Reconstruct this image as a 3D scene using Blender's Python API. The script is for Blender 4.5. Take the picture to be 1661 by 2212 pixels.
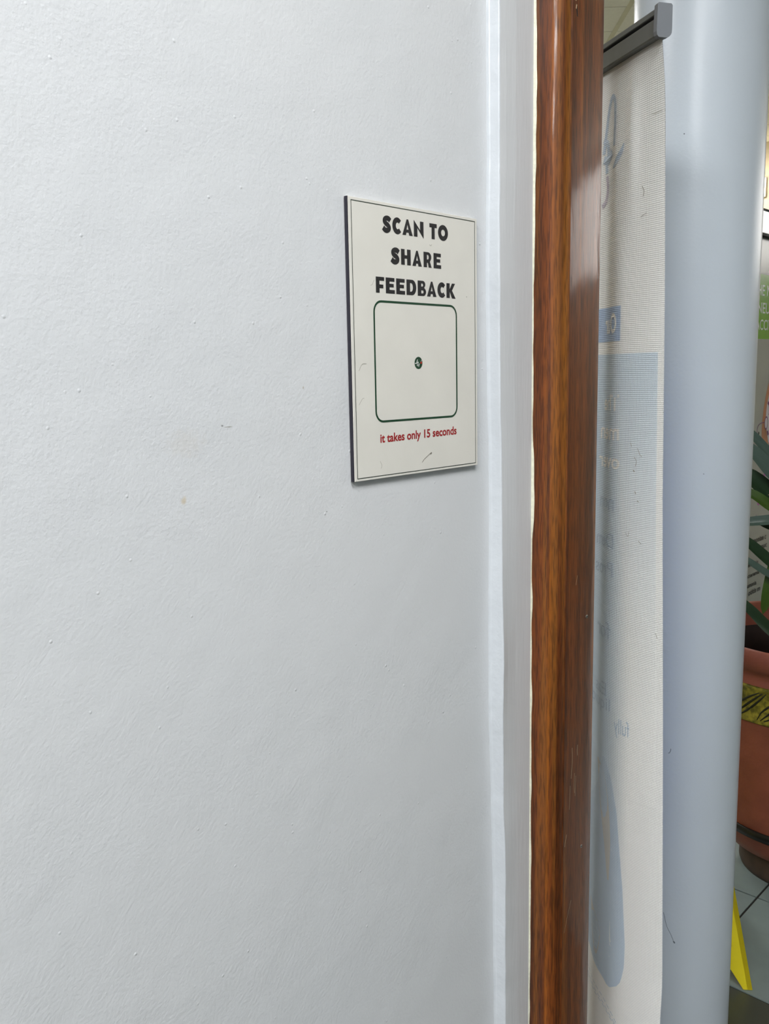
import bpy, bmesh, math, random
from mathutils import Vector, Matrix
random.seed(7)
for o in list(bpy.data.objects): bpy.data.objects.remove(o)
SC = bpy.context.scene
COL = SC.collection

# ------------------------------------------------------------------ camera
CAM = Vector((.6842, -.7779, 1.55))
R_ = Vector((0.7264, 0.6870, -0.0196)); D_ = Vector((0.0909, -0.1242, -0.9881)); F_ = Vector((-0.6813, 0.7159, -0.1527))
cd = bpy.data.cameras.new('camera'); cam = bpy.data.objects.new('camera', cd); COL.objects.link(cam)
cam.matrix_world = Matrix(((R_.x, -D_.x, -F_.x, CAM.x), (R_.y, -D_.y, -F_.y, CAM.y), (R_.z, -D_.z, -F_.z, CAM.z), (0, 0, 0, 1)))
cd.sensor_fit = 'HORIZONTAL'; cd.sensor_width = 36; cd.lens = 1920.1/1661*36; cd.clip_start = .05
SC.camera = cam
# ------------------------------------------------------------------ world / exposure
W = bpy.data.worlds.new('world'); SC.world = W; W.use_nodes = True
bg = W.node_tree.nodes['Background']; bg.inputs[0].default_value = (1, .97, .93, 1); bg.inputs[1].default_value = 3.6
SC.view_settings.view_transform = 'Standard'; SC.view_settings.look = 'None'
SC.view_settings.gamma = 1; SC.view_settings.use_curve_mapping = False
SC.view_settings.exposure = 0.77
LAMP = 30.0            # radiance of the ceiling light panels
CEIL = 3.2

# ------------------------------------------------------------------ materials
def lin(c): return tuple(((v/255/12.92) if v/255 <= .04045 else ((v/255+.055)/1.055)**2.4) for v in c)
def newmat(name):
    m = bpy.data.materials.new(name); m.use_nodes = True
    return m, m.node_tree, m.node_tree.nodes['Principled BSDF']
def N(t, kind, **kw):
    n = t.nodes.new(kind)
    for k, v in kw.items():
        if k in n.inputs: n.inputs[k].default_value = v
        else: setattr(n, k, v)
    return n
def mat(name, c, rough=.5, metal=0, var=.05, scale=30, bump=0, bscale=200, spec=.5, coat=0, stretch=(1, 1, 1), emit=None, estr=0, bdist=.001):
    m, t, b = newmat(name)
    L = t.links.new
    tc = N(t, 'ShaderNodeTexCoord'); mp = N(t, 'ShaderNodeMapping'); mp.inputs['Scale'].default_value = stretch
    L(tc.outputs['Object'], mp.inputs[0])
    no = N(t, 'ShaderNodeTexNoise', Scale=scale, Detail=4.0); L(mp.outputs[0], no.inputs['Vector'])
    cr = N(t, 'ShaderNodeValToRGB')
    l = lin(c)
    cr.color_ramp.elements[0].position = .3; cr.color_ramp.elements[1].position = .7
    cr.color_ramp.elements[0].color = (*[v*(1-var) for v in l], 1); cr.color_ramp.elements[1].color = (*[min(1, v*(1+var)) for v in l], 1)
    L(no.outputs[0], cr.inputs[0]); L(cr.outputs[0], b.inputs['Base Color'])
    b.inputs['Roughness'].default_value = rough; b.inputs['Metallic'].default_value = metal
    b.inputs['Specular IOR Level'].default_value = spec; b.inputs['Coat Weight'].default_value = coat
    if bump:
        n2 = N(t, 'ShaderNodeTexNoise', Scale=bscale, Detail=3.0); L(mp.outputs[0], n2.inputs['Vector'])
        bp = N(t, 'ShaderNodeBump', Strength=bump, Distance=bdist); L(n2.outputs[0], bp.inputs['Height']); L(bp.outputs[0], b.inputs['Normal'])
    if emit:
        b.inputs['Emission Color'].default_value = (*emit, 1); b.inputs['Emission Strength'].default_value = estr
    return m

def wall_paint():
    """eggshell wall paint: roller stipple, trowel unevenness and a few small stains that have shapes of their own"""
    m, t, b = newmat('wall_paint'); L = t.links.new
    tc = N(t, 'ShaderNodeTexCoord')
    big = N(t, 'ShaderNodeTexNoise', Scale=1.7, Detail=3.0); L(tc.outputs['Object'], big.inputs['Vector'])
    cr = N(t, 'ShaderNodeValToRGB'); cr.color_ramp.elements[0].position = .3; cr.color_ramp.elements[1].position = .7
    cr.color_ramp.elements[0].color = (*lin((213, 216, 219)), 1); cr.color_ramp.elements[1].color = (*lin((217, 219, 221)), 1)
    L(big.outputs[0], cr.inputs[0])
    col = cr.outputs[0]
    wob = N(t, 'ShaderNodeTexNoise', Scale=180.0, Detail=3.0); L(tc.outputs['Object'], wob.inputs['Vector'])
    # stains: (y, z, ry, rz, colour, opacity)
    st = [(-.3233, 1.4401, .003, .005, (196, 178, 140), .55), (-.2768, 1.5056, .0014, .0010, (110, 112, 110), .8),
          (-.2700, 1.5042, .0050, .0006, (130, 128, 115), .8), (-.1472, 1.4082, .0011, .0009, (120, 122, 122), .8),
          (-.1746, 1.5388, .0012, .0016, (170, 160, 140), .6), (-.318, 1.492, .022, .014, (205, 200, 190), .22)]
    for (y, z, ry, rz, c, op) in st:
        mp = N(t, 'ShaderNodeMapping'); mp.inputs['Location'].default_value = (0, -y/ry, -z/rz); mp.inputs['Scale'].default_value = (0, 1/ry, 1/rz)
        L(tc.outputs['Object'], mp.inputs[0])
        ln = N(t, 'ShaderNodeVectorMath', operation='LENGTH'); L(mp.outputs[0], ln.inputs[0])
        ad = N(t, 'ShaderNodeMath', operation='ADD'); L(ln.outputs['Value'], ad.inputs[0])
        sc = N(t, 'ShaderNodeMath', operation='MULTIPLY'); L(wob.outputs[0], sc.inputs[0]); sc.inputs[1].default_value = 1.6
        L(sc.outputs[0], ad.inputs[1])
        mr = N(t, 'ShaderNodeMapRange'); mr.inputs[1].default_value = 1.2; mr.inputs[2].default_value = 1.9; mr.inputs[3].default_value = op; mr.inputs[4].default_value = 0
        L(ad.outputs[0], mr.inputs[0])
        mx = N(t, 'ShaderNodeMix', data_type='RGBA'); L(mr.outputs[0], mx.inputs[0]); L(col, mx.inputs[6]); mx.inputs[7].default_value = (*lin(c), 1)
        col = mx.outputs[2]
    L(col, b.inputs['Base Color']); b.inputs['Roughness'].default_value = .42; b.inputs['Specular IOR Level'].default_value = .4
    fine = N(t, 'ShaderNodeTexNoise', Scale=260.0, Detail=2.5, Roughness=.55); L(tc.outputs['Object'], fine.inputs['Vector'])
    tr = N(t, 'ShaderNodeTexNoise', Scale=14.0, Detail=2.0); L(tc.outputs['Object'], tr.inputs['Vector'])
    b1 = N(t, 'ShaderNodeBump', Strength=.35, Distance=.0012); L(fine.outputs[0], b1.inputs['Height'])
    b2 = N(t, 'ShaderNodeBump', Strength=.35, Distance=.004); L(tr.outputs[0], b2.inputs['Height']); L(b1.outputs[0], b2.inputs['Normal'])
    # sparse grit nibs caught in the paint
    vo = N(t, 'ShaderNodeTexVoronoi', Scale=42.0); L(tc.outputs['Object'], vo.inputs['Vector'])
    nr = N(t, 'ShaderNodeMapRange'); nr.inputs[1].default_value = .0; nr.inputs[2].default_value = .075; nr.inputs[3].default_value = 1; nr.inputs[4].default_value = 0
    L(vo.outputs['Distance'], nr.inputs[0])
    b3 = N(t, 'ShaderNodeBump', Strength=.5, Distance=.0010); L(nr.outputs[0], b3.inputs['Height']); L(b2.outputs[0], b3.inputs['Normal'])
    L(b3.outputs[0], b.inputs['Normal'])
    return m

def wood_mat():
    m, t, b = newmat('varnished_mahogany'); L = t.links.new
    tc = N(t, 'ShaderNodeTexCoord')
    def noise(s, scale, det, rough=.5):
        mp = N(t, 'ShaderNodeMapping'); mp.inputs['Scale'].default_value = s; L(tc.outputs['Object'], mp.inputs[0])
        n = N(t, 'ShaderNodeTexNoise', Scale=scale, Detail=det, Roughness=rough); L(mp.outputs[0], n.inputs['Vector']); return n.outputs[0]
    bands = noise((1, 1, .022), 75.0, 2.5)
    broad = noise((1, 1, .05), 26.0, 2.0)
    pores = noise((1, 1, .07), 520.0, 2.0)
    gold = noise((1, 1, .012), 58.0, 1.0)
    cr = N(t, 'ShaderNodeValToRGB'); e = cr.color_ramp.elements
    e[0].position = .30; e[0].color = (*lin((68, 34, 10)), 1); e[1].position = .74; e[1].color = (*lin((146, 84, 26)), 1)
    k = e.new(.46); k.color = (*lin((92, 46, 14)), 1); k = e.new(.58); k.color = (*lin((120, 62, 19)), 1)
    mx0 = N(t, 'ShaderNodeMix', data_type='FLOAT'); mx0.inputs[0].default_value = .45; L(bands, mx0.inputs[2]); L(broad, mx0.inputs[3])
    L(mx0.outputs[0], cr.inputs[0])
    gr = N(t, 'ShaderNodeMapRange'); gr.inputs[1].default_value = .58; gr.inputs[2].default_value = .74; gr.inputs[3].default_value = 0; gr.inputs[4].default_value = .6; L(gold, gr.inputs[0])
    m1 = N(t, 'ShaderNodeMix', data_type='RGBA'); L(gr.outputs[0], m1.inputs[0]); L(cr.outputs[0], m1.inputs[6]); m1.inputs[7].default_value = (*lin((170, 108, 34)), 1)
    pr = N(t, 'ShaderNodeMapRange'); pr.inputs[1].default_value = .36; pr.inputs[2].default_value = .56; pr.inputs[3].default_value = .55; pr.inputs[4].default_value = 1.08; L(pores, pr.inputs[0])
    m2 = N(t, 'ShaderNodeMix', data_type='RGBA', blend_type='MULTIPLY'); m2.inputs[0].default_value = 1
    L(m1.outputs[2], m2.inputs[6]); L(pr.outputs[0], m2.inputs[7])
    # one golden band runs down the rounded corner
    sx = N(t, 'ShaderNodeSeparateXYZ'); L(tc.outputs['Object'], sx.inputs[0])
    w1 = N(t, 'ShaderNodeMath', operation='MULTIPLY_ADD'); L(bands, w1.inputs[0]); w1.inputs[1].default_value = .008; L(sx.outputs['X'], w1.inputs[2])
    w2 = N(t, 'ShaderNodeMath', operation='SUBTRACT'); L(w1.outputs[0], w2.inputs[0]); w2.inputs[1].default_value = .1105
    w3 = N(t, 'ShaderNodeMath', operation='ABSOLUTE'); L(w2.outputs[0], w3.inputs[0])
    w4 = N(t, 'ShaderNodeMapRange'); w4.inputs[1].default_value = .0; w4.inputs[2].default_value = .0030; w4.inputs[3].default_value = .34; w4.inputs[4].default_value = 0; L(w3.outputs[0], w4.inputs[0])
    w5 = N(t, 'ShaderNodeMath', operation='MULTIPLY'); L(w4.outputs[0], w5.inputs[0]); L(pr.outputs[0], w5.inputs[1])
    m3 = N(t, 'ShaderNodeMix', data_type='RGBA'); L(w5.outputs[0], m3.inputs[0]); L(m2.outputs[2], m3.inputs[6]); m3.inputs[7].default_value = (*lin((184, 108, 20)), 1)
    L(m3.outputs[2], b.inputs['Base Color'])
    b.inputs['Roughness'].default_value = .5; b.inputs['Specular IOR Level'].default_value = .25; b.inputs['Coat Weight'].default_value = .45; b.inputs['Coat Roughness'].default_value = .11
    bp = N(t, 'ShaderNodeBump', Strength=.25, Distance=.0004); L(pores, bp.inputs['Height'])
    rip = noise((1, 1, .25), 60.0, 2.0)
    b2 = N(t, 'ShaderNodeBump', Strength=.4, Distance=.001); L(rip, b2.inputs['Height'])
    L(bp.outputs[0], b.inputs['Normal']); L(b2.outputs[0], b.inputs['Coat Normal'])
    return m

def fabric_mat(name, c, rough=.6, var=.04, dirt=True, weave=.5, trans=.08, fade=None):
    m, t, b = newmat(name); L = t.links.new
    uv = N(t, 'ShaderNodeUVMap', uv_map='UVMap')
    w1 = N(t, 'ShaderNodeTexWave', wave_type='BANDS', bands_direction='X', Scale=150.0, Distortion=.4); L(uv.outputs[0], w1.inputs['Vector'])
    w2 = N(t, 'ShaderNodeTexWave', wave_type='BANDS', bands_direction='Y', Scale=110.0, Distortion=.4); L(uv.outputs[0], w2.inputs['Vector'])
    ad = N(t, 'ShaderNodeMath', operation='ADD'); L(w1.outputs['Fac'], ad.inputs[0]); L(w2.outputs['Fac'], ad.inputs[1])
    bp = N(t, 'ShaderNodeBump', Strength=weave, Distance=.0005); L(ad.outputs[0], bp.inputs['Height']); L(bp.outputs[0], b.inputs['Normal'])
    l = lin(c)
    mr = N(t, 'ShaderNodeMapRange'); mr.inputs[1].default_value = 0; mr.inputs[2].default_value = 2; mr.inputs[3].default_value = 1-var*1.5; mr.inputs[4].default_value = 1+var
    L(ad.outputs[0], mr.inputs[0])
    mx = N(t, 'ShaderNodeMix', data_type='RGBA', blend_type='MULTIPLY'); mx.inputs[0].default_value = 1; mx.inputs[6].default_value = (*l, 1); L(mr.outputs[0], mx.inputs[7])
    col = mx.outputs[2]
    if fade:   # the print itself fades to white towards its lower right edge
        sx = N(t, 'ShaderNodeSeparateXYZ'); L(uv.outputs[0], sx.inputs[0])
        fu = N(t, 'ShaderNodeMapRange', interpolation_type='SMOOTHSTEP'); fu.inputs[1].default_value = .045; fu.inputs[2].default_value = .11; fu.inputs[3].default_value = 0; fu.inputs[4].default_value = 1; L(sx.outputs['X'], fu.inputs[0])
        fz = N(t, 'ShaderNodeMapRange', interpolation_type='SMOOTHSTEP'); fz.inputs[1].default_value = 1.0; fz.inputs[2].default_value = 1.75; fz.inputs[3].default_value = 0; fz.inputs[4].default_value = 1; L(sx.outputs['Y'], fz.inputs[0])
        fm = N(t, 'ShaderNodeMath', operation='MAXIMUM'); L(fu.outputs[0], fm.inputs[0]); L(fz.outputs[0], fm.inputs[1])
        mf = N(t, 'ShaderNodeMix', data_type='RGBA'); L(fm.outputs[0], mf.inputs[0]); mf.inputs[6].default_value = (*lin(fade), 1); L(col, mf.inputs[7]); col = mf.outputs[2]
    if dirt:
        n = N(t, 'ShaderNodeTexNoise', Scale=34.0, Detail=8.0, Roughness=.7); L(uv.outputs[0], n.inputs['Vector'])
        d = N(t, 'ShaderNodeMapRange'); d.inputs[1].default_value = .69; d.inputs[2].default_value = .76; d.inputs[3].default_value = 0; d.inputs[4].default_value = .5; L(n.outputs[0], d.inputs[0])
        m3 = N(t, 'ShaderNodeMix', data_type='RGBA'); L(d.outputs[0], m3.inputs[0]); L(col, m3.inputs[6]); m3.inputs[7].default_value = (*lin((130, 124, 108)), 1)
        col = m3.outputs[2]
    L(col, b.inputs['Base Color']); b.inputs['Roughness'].default_value = rough; b.inputs['Specular IOR Level'].default_value = .3
    if trans:
        tl_ = N(t, 'ShaderNodeBsdfTranslucent'); L(col, tl_.inputs[0]); ms = N(t, 'ShaderNodeMixShader'); ms.inputs[0].default_value = trans
        L(b.outputs[0], ms.inputs[1]); L(tl_.outputs[0], ms.inputs[2]); L(ms.outputs[0], t.nodes['Material Output'].inputs[0])
    return m

def pot_band_mat():
    m, t, b = newmat('olive_carved_band'); L = t.links.new
    tc = N(t, 'ShaderNodeTexCoord'); w = N(t, 'ShaderNodeTexNoise', Scale=60.0, Detail=4.0); L(tc.outputs['Object'], w.inputs['Vector'])
    cr = N(t, 'ShaderNodeValToRGB'); cr.color_ramp.elements[0].position = .38; cr.color_ramp.elements[1].position = .62
    cr.color_ramp.elements[0].color = (*lin((92, 88, 26)), 1); cr.color_ramp.elements[1].color = (*lin((158, 146, 48)), 1)
    L(w.outputs[0], cr.inputs[0]); L(cr.outputs[0], b.inputs['Base Color']); b.inputs['Roughness'].default_value = .5
    return m

def leaf_mat(name, c1, c2, rough):
    m, t, b = newmat(name); L = t.links.new
    uv = N(t, 'ShaderNodeUVMap', uv_map='UVMap')
    w = N(t, 'ShaderNodeTexWave', wave_type='BANDS', bands_direction='X', Scale=9.0, Distortion=.6); L(uv.outputs[0], w.inputs['Vector'])
    cr = N(t, 'ShaderNodeValToRGB'); cr.color_ramp.elements[0].color = (*lin(c1), 1); cr.color_ramp.elements[1].color = (*lin(c2), 1)
    L(w.outputs['Fac'], cr.inputs[0]); L(cr.outputs[0], b.inputs['Base Color']); b.inputs['Roughness'].default_value = rough
    bp = N(t, 'ShaderNodeBump', Strength=.3, Distance=.001); L(w.outputs['Fac'], bp.inputs['Height']); L(bp.outputs[0], b.inputs['Normal'])
    return m

M = {
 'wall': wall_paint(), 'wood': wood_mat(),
 'gloss_white': mat('gloss_white_paint', (206, 211, 216), .22, var=.02, scale=60, bump=.5, bscale=120, bdist=.0015),
 'gloss_grey': mat('gloss_grey_paint', (206, 208, 210), .24, var=.025, scale=40, bump=.30, bscale=220, stretch=(1, 1, .10), bdist=.001),
 'cream': mat('old_cream_paint', (226, 226, 204), .45, var=.10, scale=200, bump=.6, bscale=400),
 'pillar': mat('pale_blue_gloss_paint', (194, 203, 211), .28, var=.015, scale=6, bump=.22, spec=.3, bscale=150, bdist=.001, coat=.0),
 'plaster': mat('cream_wall', (206, 194, 166), .6, bump=.1),
 'grey_wall': mat('grey_wall_paint', (150, 156, 162), .6, bump=.1),
 'inner_shade': mat('shaded_inner_clay', (40, 24, 18), .8, var=.3, scale=30),
 'smudge': mat('pale_smudge', (164, 162, 152), .8),
 'tile_ceiling': mat('ceiling_tile', (222, 221, 208), .85, var=.03, scale=80, bump=.2, bscale=500),
 'joint': mat('ceiling_joint', (92, 92, 82), .9), 'tbar': mat('tee_bar', (186, 185, 160), .5),
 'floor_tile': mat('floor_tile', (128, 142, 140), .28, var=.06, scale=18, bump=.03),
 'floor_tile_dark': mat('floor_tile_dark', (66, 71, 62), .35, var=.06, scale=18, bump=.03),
 'grout': mat('grout', (38, 36, 32), .9),
 'alu': mat('grey_aluminium', (122, 125, 125), .45, .55, var=.04, scale=12, stretch=(6, 6, 1)),
 'cap': mat('grey_plastic', (120, 124, 129), .45, var=.02), 'black': mat('dark_slot', (18, 18, 18), .7),
 'board': mat('ivory_board', (224, 222, 214), .4, var=.02, scale=25, bump=.06, bscale=500),
 'board_edge': mat('navy_board_edge', (36, 34, 46), .5), 'ink': mat('black_ink', (30, 29, 31), .45, var=.1),
 'green_ink': mat('green_ink', (18, 62, 38), .45), 'thin_ink': mat('dark_green_line_ink', (44, 56, 46), .45), 'red_ink': mat('red_ink', (158, 30, 34), .45),
 'white_ink': mat('white_ink', (236, 240, 236), .5), 'red_dot': mat('red_dot_ink', (196, 44, 34), .5),
 'scuff': mat('scuff', (138, 134, 122), .8), 'steel': mat('screw_steel', (168, 164, 154), .35, .8), 'scratch': mat('scratched_varnish', (196, 170, 132), .6),
 'lint': mat('dark_lint', (104, 112, 120), .9),
 'fab': fabric_mat('vinyl_back', (246, 247, 244)), 'fab_front': fabric_mat('vinyl_front_white', (232, 234, 236), .35, dirt=False),
 'front_blue': fabric_mat('vinyl_front_blue', (26, 104, 210), .35, dirt=False),
 'g_blue': fabric_mat('ghost_blue', (210, 226, 238), fade=(246, 247, 244)), 'g_box': fabric_mat('ghost_box_blue', (184, 204, 230), dirt=False),
 'g_white': fabric_mat('ghost_white', (246, 246, 242), dirt=False), 'g_dark': fabric_mat('ghost_dark', (192, 208, 222), dirt=False),
 'g_fig': fabric_mat('ghost_figure', (202, 218, 232), dirt=False), 'g_tan': fabric_mat('ghost_tan', (212, 214, 212), dirt=False),
 'g_loop': fabric_mat('ghost_loop', (196, 210, 224), dirt=False), 'g_violet': fabric_mat('ghost_violet', (202, 196, 206), dirt=False),
 'poster': mat('poster_print', (176, 176, 168), .25, var=.06, scale=5), 'p_green': mat('poster_green', (118, 178, 30), .25, var=.04, scale=9),
 'p_white': mat('poster_white', (232, 238, 226), .3), 'p_ink': mat('poster_ink', (44, 42, 44), .4), 'p_pale': mat('poster_pale', (196, 194, 184), .3),
 'skin': mat('printed_skin', (186, 124, 88), .3, var=.12, scale=20), 'p_purple': mat('poster_purple', (112, 44, 116), .3), 'p_cloth': mat('poster_cloth', (222, 214, 222), .3),
 'p_magenta': mat('poster_magenta', (160, 50, 150), .3),
 'silver': mat('brushed_white_metal', (226, 228, 228), .3, .3, var=.08, scale=30, bump=.3, bscale=60, stretch=(1, 1, 4)),
 'terra': mat('terracotta', (142, 78, 60), .55, var=.16, scale=14, bump=.35, bscale=160, bdist=.002),
 'olive': pot_band_mat(), 'groove': mat('dark_groove', (34, 36, 22), .7), 'pot_black': mat('black_glaze', (22, 20, 19), .4),
 'foot': mat('dark_brown_clay', (74, 58, 48), .6, var=.2, scale=30), 'soil': mat('potting_soil', (30, 22, 17), .95, var=.4, scale=60, bump=.8, bscale=60, bdist=.01),
 'leaf': leaf_mat('dark_green_leaf', (22, 44, 24), (48, 74, 44), .32), 'leaf2': leaf_mat('grey_green_leaf', (56, 76, 66), (104, 124, 114), .22),
 'leaf3': leaf_mat('fresh_green_leaf', (38, 66, 16), (82, 112, 34), .3), 'cane': mat('plant_cane', (120, 104, 74), .8, var=.2, bump=.5, bscale=60), 'dry': mat('dried_leaf', (196, 176, 132), .8),
 'yellow': mat('yellow_plastic', (232, 214, 20), .38, var=.03), 'yellow2': mat('yellow_plastic_label', (214, 190, 10), .38, var=.03),
 'frame': mat('window_frame', (200, 205, 208), .4), 'housing': mat('lamp_housing', (225, 225, 220), .5),
}
m, t, b = newmat('lamp_diffuser'); b.inputs['Emission Color'].default_value = (.985, .985, .99, 1); b.inputs['Emission Strength'].default_value = LAMP; M['lamp'] = m
m, t, b = newmat('warm_lamp'); b.inputs['Emission Color'].default_value = (1, .80, .50, 1); b.inputs['Emission Strength'].default_value = 12; M['warm'] = m
m, t, b = newmat('window_glass'); b.inputs['Transmission Weight'].default_value = 1; b.inputs['Roughness'].default_value = 0; b.inputs['IOR'].default_value = 1.05; M['glass'] = m

# ------------------------------------------------------------------ builders
def tag(o, label=None, cat=None, group=None, kind=None):
    if label: o['label'] = label
    if cat: o['category'] = cat
    if group: o['group'] = group
    if kind: o['kind'] = kind
    return o
def empty(name, loc, label=None, cat=None, group=None, kind=None):
    o = bpy.data.objects.new(name, None); COL.objects.link(o); o.location = loc; o.empty_display_size = .1
    return tag(o, label, cat, group, kind)
def origin(o):
    v = Vector((0, 0, 0))
    while o: v = v + o.location; o = o.parent
    return v
def mesh(name, vs, fs, m, parent=None, smooth=False, uv=None, loc=None):
    """world-space vertices -> one object; origin at loc (or at the parent's)"""
    me = bpy.data.meshes.new(name)
    base = origin(parent) if parent else Vector((0, 0, 0))
    org = Vector(loc) if loc is not None else base
    me.from_pydata([tuple(Vector(v)-org) for v in vs], [], fs)
    if uv:
        l = me.uv_layers.new(name='UVMap')
        for lp in me.loops: l.data[lp.index].uv = uv[lp.vertex_index]
    me.materials.append(M[m] if isinstance(m, str) else m)
    if smooth:
        for p in me.polygons: p.use_smooth = True
    me.update()
    o = bpy.data.objects.new(name, me); COL.objects.link(o)
    if parent: o.parent = parent
    o.location = org-base
    return o
def recalc(o):
    bm = bmesh.new(); bm.from_mesh(o.data); bmesh.ops.remove_doubles(bm, verts=bm.verts, dist=1e-6); bmesh.ops.recalc_face_normals(bm, faces=bm.faces); bm.to_mesh(o.data); bm.free(); return o
def box(name, lo, hi, m, parent=None, bev=0, ax=None, o0=(0, 0, 0)):
    """box; ax = three axis vectors (default world), o0 = origin of that frame"""
    ax = ax or (Vector((1, 0, 0)), Vector((0, 1, 0)), Vector((0, 0, 1)))
    bm = bmesh.new(); bmesh.ops.create_cube(bm, size=1)
    for v in bm.verts:
        v.co = Vector([lo[i]+(hi[i]-lo[i])*(v.co[i]+.5) for i in range(3)])
    if bev: bmesh.ops.bevel(bm, geom=bm.edges[:], offset=bev, segments=2, affect='EDGES', profile=.5)
    vs = [Vector(o0)+ax[0]*v.co.x+ax[1]*v.co.y+ax[2]*v.co.z for v in bm.verts]; bm.verts.index_update()
    fs = [[v.index for v in f.verts] for f in bm.faces]; bm.free()
    o = mesh(name, vs, fs, m, parent); return recalc(o)
def poly2d(contours):
    """filled polygons with holes -> 2D verts, faces"""
    cu = bpy.data.curves.new('tmp', 'CURVE'); cu.dimensions = '2D'; cu.fill_mode = 'BOTH'
    for c in contours:
        s = cu.splines.new('POLY'); s.points.add(len(c)-1); s.use_cyclic_u = True
        for p, q in zip(s.points, c): p.co = (q[0], q[1], 0, 1)
    o = bpy.data.objects.new('tmp', cu); me = bpy.data.meshes.new_from_object(o)
    r = [(v.co.x, v.co.y) for v in me.vertices], [list(p.vertices) for p in me.polygons]
    bpy.data.objects.remove(o); bpy.data.meshes.remove(me); bpy.data.curves.remove(cu); return r
def text2d(s, bold=0, shear=0):
    """built-in font, scaled so that the writing's box is 0..1 by 0..1"""
    cu = bpy.data.curves.new('tmp', 'FONT'); cu.body = s; cu.size = 1; cu.offset = bold; cu.resolution_u = 5; cu.shear = shear
    o = bpy.data.objects.new('tmp', cu); me = bpy.data.meshes.new_from_object(o)
    vs = [(v.co.x, v.co.y) for v in me.vertices]; fs = [list(p.vertices) for p in me.polygons]
    bpy.data.objects.remove(o); bpy.data.meshes.remove(me); bpy.data.curves.remove(cu)
    x0 = min(v[0] for v in vs); x1 = max(v[0] for v in vs); y0 = min(v[1] for v in vs); y1 = max(v[1] for v in vs)
    return [((x-x0)/(x1-x0), (y-y0)/(y1-y0)) for x, y in vs], fs
def merge(parts):
    V, Fc = [], []
    for vs, fs in parts:
        n = len(V); V += vs; Fc += [[i+n for i in f] for f in fs]
    return V, Fc
def stroke(pts, w, closed=False):
    """outline of a thick line through pts"""
    P = [Vector(p) for p in pts]; n = len(P); L, Rr = [], []
    for i in range(n):
        a = P[(i-1) % n] if (closed or i > 0) else P[0]; c = P[(i+1) % n] if (closed or i < n-1) else P[-1]
        d = (c-a); d = d/max(d.length, 1e-9); q = Vector((-d.y, d.x))*(w/2 if not callable(w) else w(i/(n-1))/2)
        L.append(tuple(P[i]+q)); Rr.append(tuple(P[i]-q))
    return L+Rr[::-1]
def cat(pts, k=8):
    P = [Vector(p) for p in pts]; P = [2*P[0]-P[1]]+P+[2*P[-1]-P[-2]]; out = []
    for i in range(1, len(P)-2):
        for j in range(k):
            t = j/k; a, b_, c, d = P[i-1:i+3]
            out.append(.5*((2*b_)+(-a+c)*t+(2*a-5*b_+4*c-d)*t*t+(-a+3*b_-3*c+d)*t**3))
    out.append(P[-2]); return [tuple(v) for v in out]
def tube(pts, r, n=8, cap=True):
    vs, fs = [], []; P = [Vector(p) for p in pts]
    for i, p in enumerate(P):
        d = (P[min(i+1, len(P)-1)]-P[max(i-1, 0)]).normalized(); a = d.orthogonal().normalized(); b_ = d.cross(a)
        rr = r(i/(len(P)-1)) if callable(r) else r
        for j in range(n):
            th = 2*math.pi*j/n; vs.append(p+a*math.cos(th)*rr+b_*math.sin(th)*rr)
    for i in range(len(P)-1):
        for j in range(n): fs.append([i*n+j, i*n+(j+1) % n, (i+1)*n+(j+1) % n, (i+1)*n+j])
    if cap: fs.append(list(range(n))[::-1]); fs.append([(len(P)-1)*n+j for j in range(n)])
    return vs, fs
def lathe(name, prof, c, m, parent, n=72, close=True):
    vs, fs = [], []
    for (r, z) in prof:
        for j in range(n): th = 2*math.pi*j/n; vs.append((c[0]+r*math.cos(th), c[1]+r*math.sin(th), z))
    k = len(prof)
    for i in range(k-1 if not close else k):
        a, b_ = i, (i+1) % k
        for j in range(n): fs.append([a*n+j, a*n+(j+1) % n, b_*n+(j+1) % n, b_*n+j])
    o = mesh(name, vs, fs, m, parent, smooth=True); recalc(o)
    return o
def clip_poly(P, x0, x1, y0, y1):
    def cl(P, f, g):
        o = []
        for i in range(len(P)):
            a, b_ = P[i-1], P[i]; fa, fb = f(a), f(b_)
            if (fa >= 0) != (fb >= 0): t = fa/(fa-fb); o.append((a[0]+(b_[0]-a[0])*t, a[1]+(b_[1]-a[1])*t))
            if fb >= 0: o.append(b_)
        return o
    for f in (lambda p: p[0]-x0, lambda p: x1-p[0], lambda p: p[1]-y0, lambda p: y1-p[1]):
        P = cl(P, f, None)
        if len(P) < 3: return []
    return P
def prism(P, z0, z1):
    n = len(P); vs = [(x, y, z0) for x, y in P]+[(x, y, z1) for x, y in P]
    return vs, [list(range(n))[::-1], list(range(n, 2*n))]+[[i, (i+1) % n, n+(i+1) % n, n+i] for i in range(n)]
def lerp_tab(tab, z):
    if z >= tab[0][0]: return tab[0][1]
    for (a, va), (b_, vb) in zip(tab, tab[1:]):
        if z >= b_: return va+(vb-va)*(a-z)/(a-b_)
    return tab[-1][1]
def S(o, label=None, cat=None): return tag(o, label, cat, kind='structure')

# ------------------------------------------------------------------ room shell
X0, X1, Y0, Y1 = -3.6, 4.2, -6.2, 6.2
YP0, YP1, XP = .2064, .306, .0587        # wooden post: faces at y=YP0 and x=XP
S(box('wall_left', (-.15, Y0, 0), (0, YP0, CEIL), 'wall'), 'pale bluish white painted wall carrying the feedback sign', 'wall')
S(box('wall_back', (X0, Y0-.15, 0), (X1, Y0, CEIL), 'wall'))
S(box('wall_right', (X1, Y0-.15, 0), (X1+.15, Y1+.15, CEIL), 'grey_wall'))
S(box('wall_side', (X0-.15, Y0-.15, 0), (X0, Y1+.15, CEIL), 'plaster'))
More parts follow.
